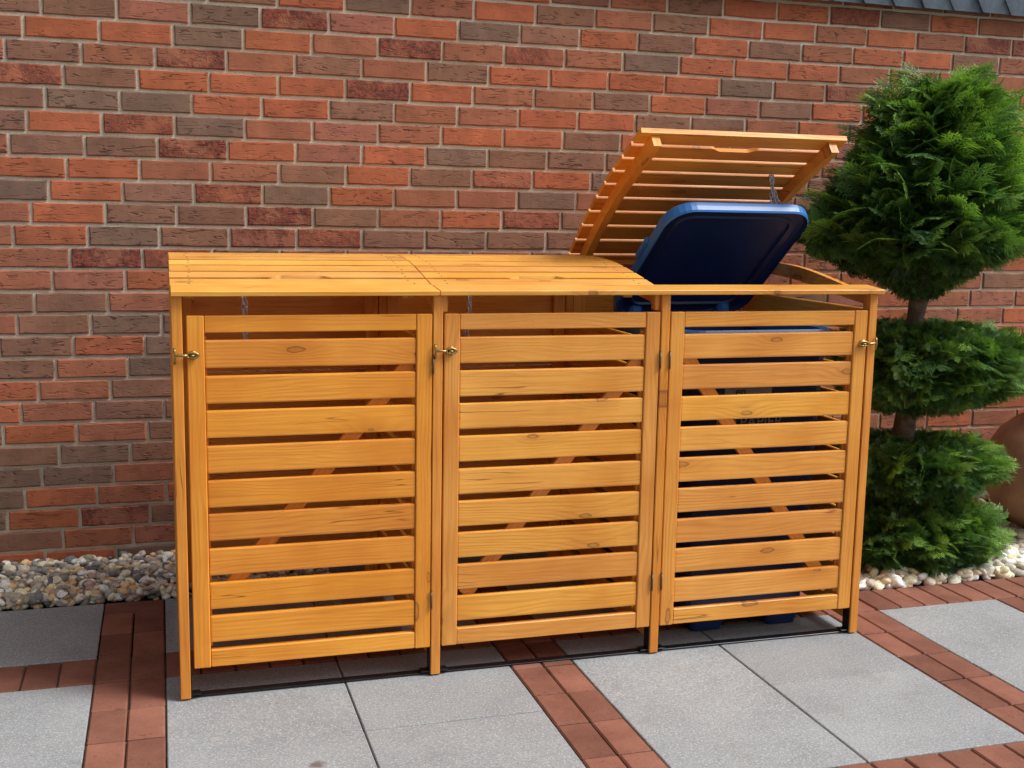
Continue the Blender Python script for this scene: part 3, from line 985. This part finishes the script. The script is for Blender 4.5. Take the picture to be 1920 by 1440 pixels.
V, F = loft([lid_ring(LW - .014, LD - .014, .09, -0.0165), lid_ring(LW - .03, LD - .03, .085, -0.004), lid_ring(LW - .06, LD - .06, .075, 0.002), lid_ring(LW - .10, LD - .10, .06, 0.002), lid_ring(LW - .108, LD - .108, .056, -0.005), lid_ring(LW - .122, LD - .122, .05, -0.005), lid_ring(LW - .13, LD - .13, .046, 0.003)], False, True)
V, F = V, [f[::-1] for f in F]
put('lid_lining', mesh_np('lid_lining', V, F), 'navy_shade', bl, hl)
# step notches moulded in the skirt's side
for s in (-1, 1):
    put('lid_grip', joined('lid_grip', [((0.016, 0.10, 0.026), (0, 0, 0), 'x', 0.006)]), 'blue', bl, hl + LM @ Vector((s * (LW / 2 + 0.001), -LD * 0.60, 0.016)))
for ob in bl.children:
    # children were given world positions; express them in the tilted lid's own frame
    wpt = ob.location.copy()
    ob.location = LM.inverted() @ wpt
# lettering and sticker on the front face
def text_mesh(s, size, ext):
    cu = bpy.data.curves.new('lettering', 'FONT')
    cu.body = s
    cu.size = size
    cu.extrude = ext
    cu.align_x = 'CENTER'
    cu.align_y = 'CENTER'
    tmp = bpy.data.objects.new('tmp', cu)
    col.objects.link(tmp)
    dg = bpy.context.evaluated_depsgraph_get()
    me = bpy.data.meshes.new_from_object(tmp.evaluated_get(dg))
    bpy.data.objects.remove(tmp)
    return me
front = lambda z: -0.835 - 0.045 - 0.265 + (z - 0.06) / 0.87 * (0.025 + -0.035)      # y of the front face at height z
tl = math.atan2(0.010, 0.87)
put('lettering', text_mesh('ALTPAPIER', 0.052, 0.0008), 'letter', wb, (2.203, front(0.708) - 0.0020, 0.708), (R(90) + tl, 0, 0))
stk = put('sticker', joined('sticker', [((0.17, 0.0016, 0.060), (0, 0, 0), 'x', 0)]), 'sticker', wb, (2.196, front(0.806) - 0.002, 0.800))
put('print', text_mesh('en', 0.040, 0.0004), 'ink', stk, (2.168, front(0.806) - 0.0036, 0.811), (R(90), 0, 0))

# ------------------------------------------------------------------ clipped cypress
TX, TY = 3.225, -0.60
tree = empty('cypress_tree', (TX, TY, 0), 'green cypress clipped into stacked tiers beside the bin shed', 'tree')
trunk_path = [(0, 0, -0.02), (-0.014, 0.0, 0.25), (-0.030, 0, 0.48), (-0.020, 0, 0.60), (0.006, 0, 0.80), (-0.012, 0, 0.96), (-0.002, 0, 1.04), (0.018, 0, 1.14), (0.03, 0.01, 1.35), (0.03, 0, 1.75)]
gs = [tube_geo(trunk_path, [0.07, 0.055, 0.047, 0.041, 0.038, 0.031, 0.035, 0.044, 0.028, 0.008], 12)]
for k in range(46):
    z = rnd.choice([rnd.uniform(0.1, 0.5), rnd.uniform(0.62, 0.95), rnd.uniform(1.08, 1.55)])
    a = rnd.uniform(0, 6.28)
    l = rnd.uniform(0.14, 0.25)
    up = rnd.uniform(0.25, 0.8) if z > 1 or z < .45 else rnd.uniform(-.1, .2)
    if .45 < z < 1: z = rnd.uniform(.72, .86)
    p = [(0.0, 0, z)]
    for t in (0.35, 0.7, 1.0):
        p.append((l * t * math.cos(a), l * t * math.sin(a), z + up * l * t ** 1.2))
    gs.append(tube_geo(p, [0.016, 0.010, 0.006, 0.003], 6))
for a, e in ((0.0, 0.9), (0.55, 1.0), (3.0, 0.8), (4.2, 1.0), (5.3, 0.9), (2.2, 1.0)):
    p = [(0.005, 0, 1.06), (0.07 * math.cos(a), 0.07 * math.sin(a), 1.12), (0.19 * math.cos(a), 0.19 * math.sin(a), 1.21), (0.30 * math.cos(a), 0.3 * math.sin(a), 1.33)]
    gs.append(tube_geo(p, [0.022, 0.018, 0.012, 0.006], 7))
V, F = merge(gs)
put('trunk', mesh_np('trunk', V, F, True), 'bark', tree, (TX, TY, 0))

def spray_geo(seed):
    """flat feathery cypress spray, unit length along +X in the XY plane"""
    r = random.Random(seed)
    V, T, tip = [], [], []
    def leaf(p, d, l, w, drop):
        n = Vector((-d.y, d.x, 0))
        b = len(V)
        q = p + d * l
        for v, t in ((p - n * w * .35, 0.0), (p + d * l * .45 - n * w, 0.5), (q, 1.0), (p + d * l * .45 + n * w, 0.5), (p + n * w * .35, 0.0)):
            xx = v.x
            V.append((v.x, v.y, -0.16 * xx * xx - drop * (abs(v.y) ** 1.3) * 0.5 + r.uniform(-.008, .008)))
            tip.append(t)
        T.extend([(b, b + 1, b + 4), (b + 1, b + 3, b + 4), (b + 1, b + 2, b + 3)])
    drop = r.uniform(0.2, 0.9)
    leaf(Vector((0, 0, 0)), Vector((1, 0, 0)), 1.0, 0.022, drop)
    n = 8
    for k in range(n):
        t = 0.10 + 0.82 * k / (n - 1)
        s = 1 if k % 2 else -1
        for sgn in ((s,) if t > .85 else (1, -1)):
            a = R(r.uniform(30, 46)) * sgn
            d = Vector((math.cos(a), math.sin(a), 0))
            L = (0.44 * math.sin(math.pi * min(1, 0.22 + 0.78 * t)) + 0.10) * r.uniform(.8, 1.15)
            p = Vector((t, 0, 0))
            leaf(p, d, L, 0.016, drop)
            m = 6 if L > .3 else 4
            for j in range(m):
                tt = 0.25 + 0.65 * j / m
                s2 = 1 if j % 2 else -1
                a2 = a + R(r.uniform(28, 40)) * s2
                leaf(p + d * L * tt, Vector((math.cos(a2), math.sin(a2), 0)), L * .40 * r.uniform(.8, 1.2), 0.014, drop)
    return np.array(V), np.array(T), np.array(tip)
SPR = [spray_geo(s) for s in range(6)]

def crown(samples, name, label=None):
    Vs, Ts, Cs = [], [], []
    b = 0
    for (p, d, L, light) in samples:
        V, T, tip = SPR[rnd.randrange(6)]
        d = Vector(d).normalized()
        side = d.cross(Vector((rnd.gauss(0, .38), rnd.gauss(0, .38), 1)) if rnd.random() < .62 else Vector((rnd.gauss(0, 1), rnd.gauss(0, 1), rnd.gauss(0, .4)))).normalized()
        nrm = d.cross(side)
        if nrm.z < 0:
            side, nrm = -side, -nrm
        m = np.array([d[:], side[:], nrm[:]])
        w = (V * np.array([L, L * rnd.uniform(.75, 1.0), L])) @ m + np.array(p)
        Vs.append(w); Ts.append(T + b); b += len(w)
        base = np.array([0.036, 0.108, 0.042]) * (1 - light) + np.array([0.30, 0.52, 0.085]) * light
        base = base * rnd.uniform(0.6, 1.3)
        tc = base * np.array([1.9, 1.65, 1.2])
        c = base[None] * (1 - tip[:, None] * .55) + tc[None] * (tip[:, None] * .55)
        Cs.append(np.c_[c, np.ones(len(c))])
    me = tri_mesh(name, np.vstack(Vs), np.vstack(Ts))
    vcol(me, 'leaf_colour', np.vstack(Cs))
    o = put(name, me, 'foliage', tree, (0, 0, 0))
    o.location = -Vector((TX, TY, 0))
    return o

def lump(a, z, s):
    return 1 + 0.07 * math.sin(3 * a + 9 * z + s) + 0.085 * math.sin(7 * a - 23 * z + 2 * s) + 0.075 * math.sin(11 * a + 37 * z + s)

def tier(zs, rs, cxs, n, ysc, upb, Lr, seed, fuzz=0.0):
    out = []
    z0, z1 = zs[0], zs[-1]
    # area weighting by radius
    while len(out) < n:
        z = rnd.uniform(z0, z1)
        rr = float(np.interp(z, zs, rs))
        if rnd.random() > (rr + 0.08) / (max(rs) + 0.08):
            continue
        a = rnd.uniform(0, 2 * math.pi)
        if math.sin(a) > 0.45 and rnd.random() < 0.5:      # thin out behind, against the wall
            continue
        s = rnd.uniform(0.45, 1.0) ** 0.55
        r = rr * s * lump(a, z, seed)
        cx = float(np.interp(z, zs, cxs))
        slope = (np.interp(z + .03, zs, rs) - np.interp(z - .03, zs, rs)) / 0.06
        nz = -slope
        nl = math.hypot(1, nz)
        L = rnd.uniform(*Lr)
        rad = Vector((math.cos(a), math.sin(a), 0))
        d = rad * (1 / nl) + Vector((0, 0, nz / nl * .6 + upb)) + Vector((rnd.gauss(0, .26), rnd.gauss(0, .26), rnd.gauss(0, .22)))
        d.normalize()
        p = Vector((cx, TY, z)) + Vector((rad.x * r, rad.y * r * ysc, 0)) - d * L * 0.75
        tz = (z - z0) / (z1 - z0)
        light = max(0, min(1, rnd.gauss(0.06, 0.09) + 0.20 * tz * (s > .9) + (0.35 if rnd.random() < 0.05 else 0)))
        # light from the right is put into the leaf colour on that side
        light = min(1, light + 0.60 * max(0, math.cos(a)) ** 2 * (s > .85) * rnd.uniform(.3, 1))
        out.append((p, d, L, light))
    return out

TIERS = [
    ([1.10, 1.16, 1.22, 1.27, 1.33, 1.42, 1.54, 1.66, 1.76, 1.83, 1.87], [0.05, 0.15, 0.30, 0.41, 0.45, 0.40, 0.335, 0.27, 0.20, 0.12, 0.05], [3.225, 3.215, 3.195, 3.185, 3.185, 3.205, 3.225, 3.235, 3.24, 3.24, 3.24], 7000, 0.86, 0.30, (0.065, 0.135), 1.0),
    ([0.635, 0.68, 0.76, 0.85, 0.91, 0.95, 0.975], [0.16, 0.31, 0.395, 0.41, 0.39, 0.30, 0.15], [3.24, 3.26, 3.27, 3.275, 3.275, 3.26, 3.24], 4600, 0.80, 0.10, (0.045, 0.085), 2.0),
    ([0.30, 0.35, 0.41, 0.46, 0.50, 0.52], [0.20, 0.32, 0.375, 0.35, 0.27, 0.13], [3.23, 3.235, 3.24, 3.24, 3.23, 3.22], 3200, 0.78, 0.12, (0.055, 0.105), 3.0),
    ([0.03, 0.09, 0.15, 0.20, 0.235, 0.255], [0.33, 0.375, 0.395, 0.36, 0.28, 0.14], [3.215, 3.22, 3.225, 3.225, 3.225, 3.22], 3300, 0.74, 0.16, (0.06, 0.11), 4.0)]
for q in TIERS:
    smp = tier(*q)
    if q[7] == 1.0:                     # loose unclipped shoots standing out of the top tier
        for _ in range(360):
            z = rnd.uniform(1.25, 1.88) if rnd.random() < .75 else rnd.uniform(1.75, 1.89)
            a = rnd.uniform(math.pi * .95, math.pi * 2.05)
            rr = float(np.interp(z, q[0], q[1])) * rnd.uniform(.8, 1.0)
            d = Vector((math.cos(a), math.sin(a), rnd.uniform(.05, .75))) + Vector((rnd.gauss(0, .25), rnd.gauss(0, .25), 0))
            smp.append((Vector((float(np.interp(z, q[0], q[2])) + rr * math.cos(a), TY + rr * math.sin(a) * .86, z)) - d.normalized() * .05, d, rnd.uniform(.12, .21), rnd.uniform(.1, .55) + .3 * max(0, math.cos(a))))  # right-hand shoots coloured lighter too, as if lit from that side
    else:
        for _ in range(60):
            a = rnd.uniform(math.pi * .95, math.pi * 2.1)
            z = rnd.uniform(q[0][1], q[0][-2])
            rr = float(np.interp(z, q[0], q[1])) * .92
            d = Vector((math.cos(a), math.sin(a), rnd.uniform(-.1, .5)))
            smp.append((Vector((float(np.interp(z, q[0], q[2])) + rr * math.cos(a), TY + rr * math.sin(a) * .78, z)) - d.normalized() * .05, d, rnd.uniform(.09, .15), rnd.uniform(.1, .55)))
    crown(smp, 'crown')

# ------------------------------------------------------------------ terracotta jar at the wall
pr_ = [(0.13, 0.0), (0.15, 0.004), (0.20, 0.04), (0.262, 0.10), (0.292, 0.17), (0.300, 0.235), (0.288, 0.31), (0.252, 0.375), (0.20, 0.42), (0.155, 0.448), (0.145, 0.47), (0.160, 0.492), (0.175, 0.50), (0.172, 0.512), (0.150, 0.512), (0.135, 0.49), (0.13, 0.44)]
pr_ = [(a * 1.22, b * 1.2) for a, b in pr_]
jar = put('clay_jar', lathe('clay_jar', pr_, 56), 'clay', None, (4.185, -0.45, 0.012), label='round bellied terracotta jar on the pebbles by the brick wall', cat='jar')
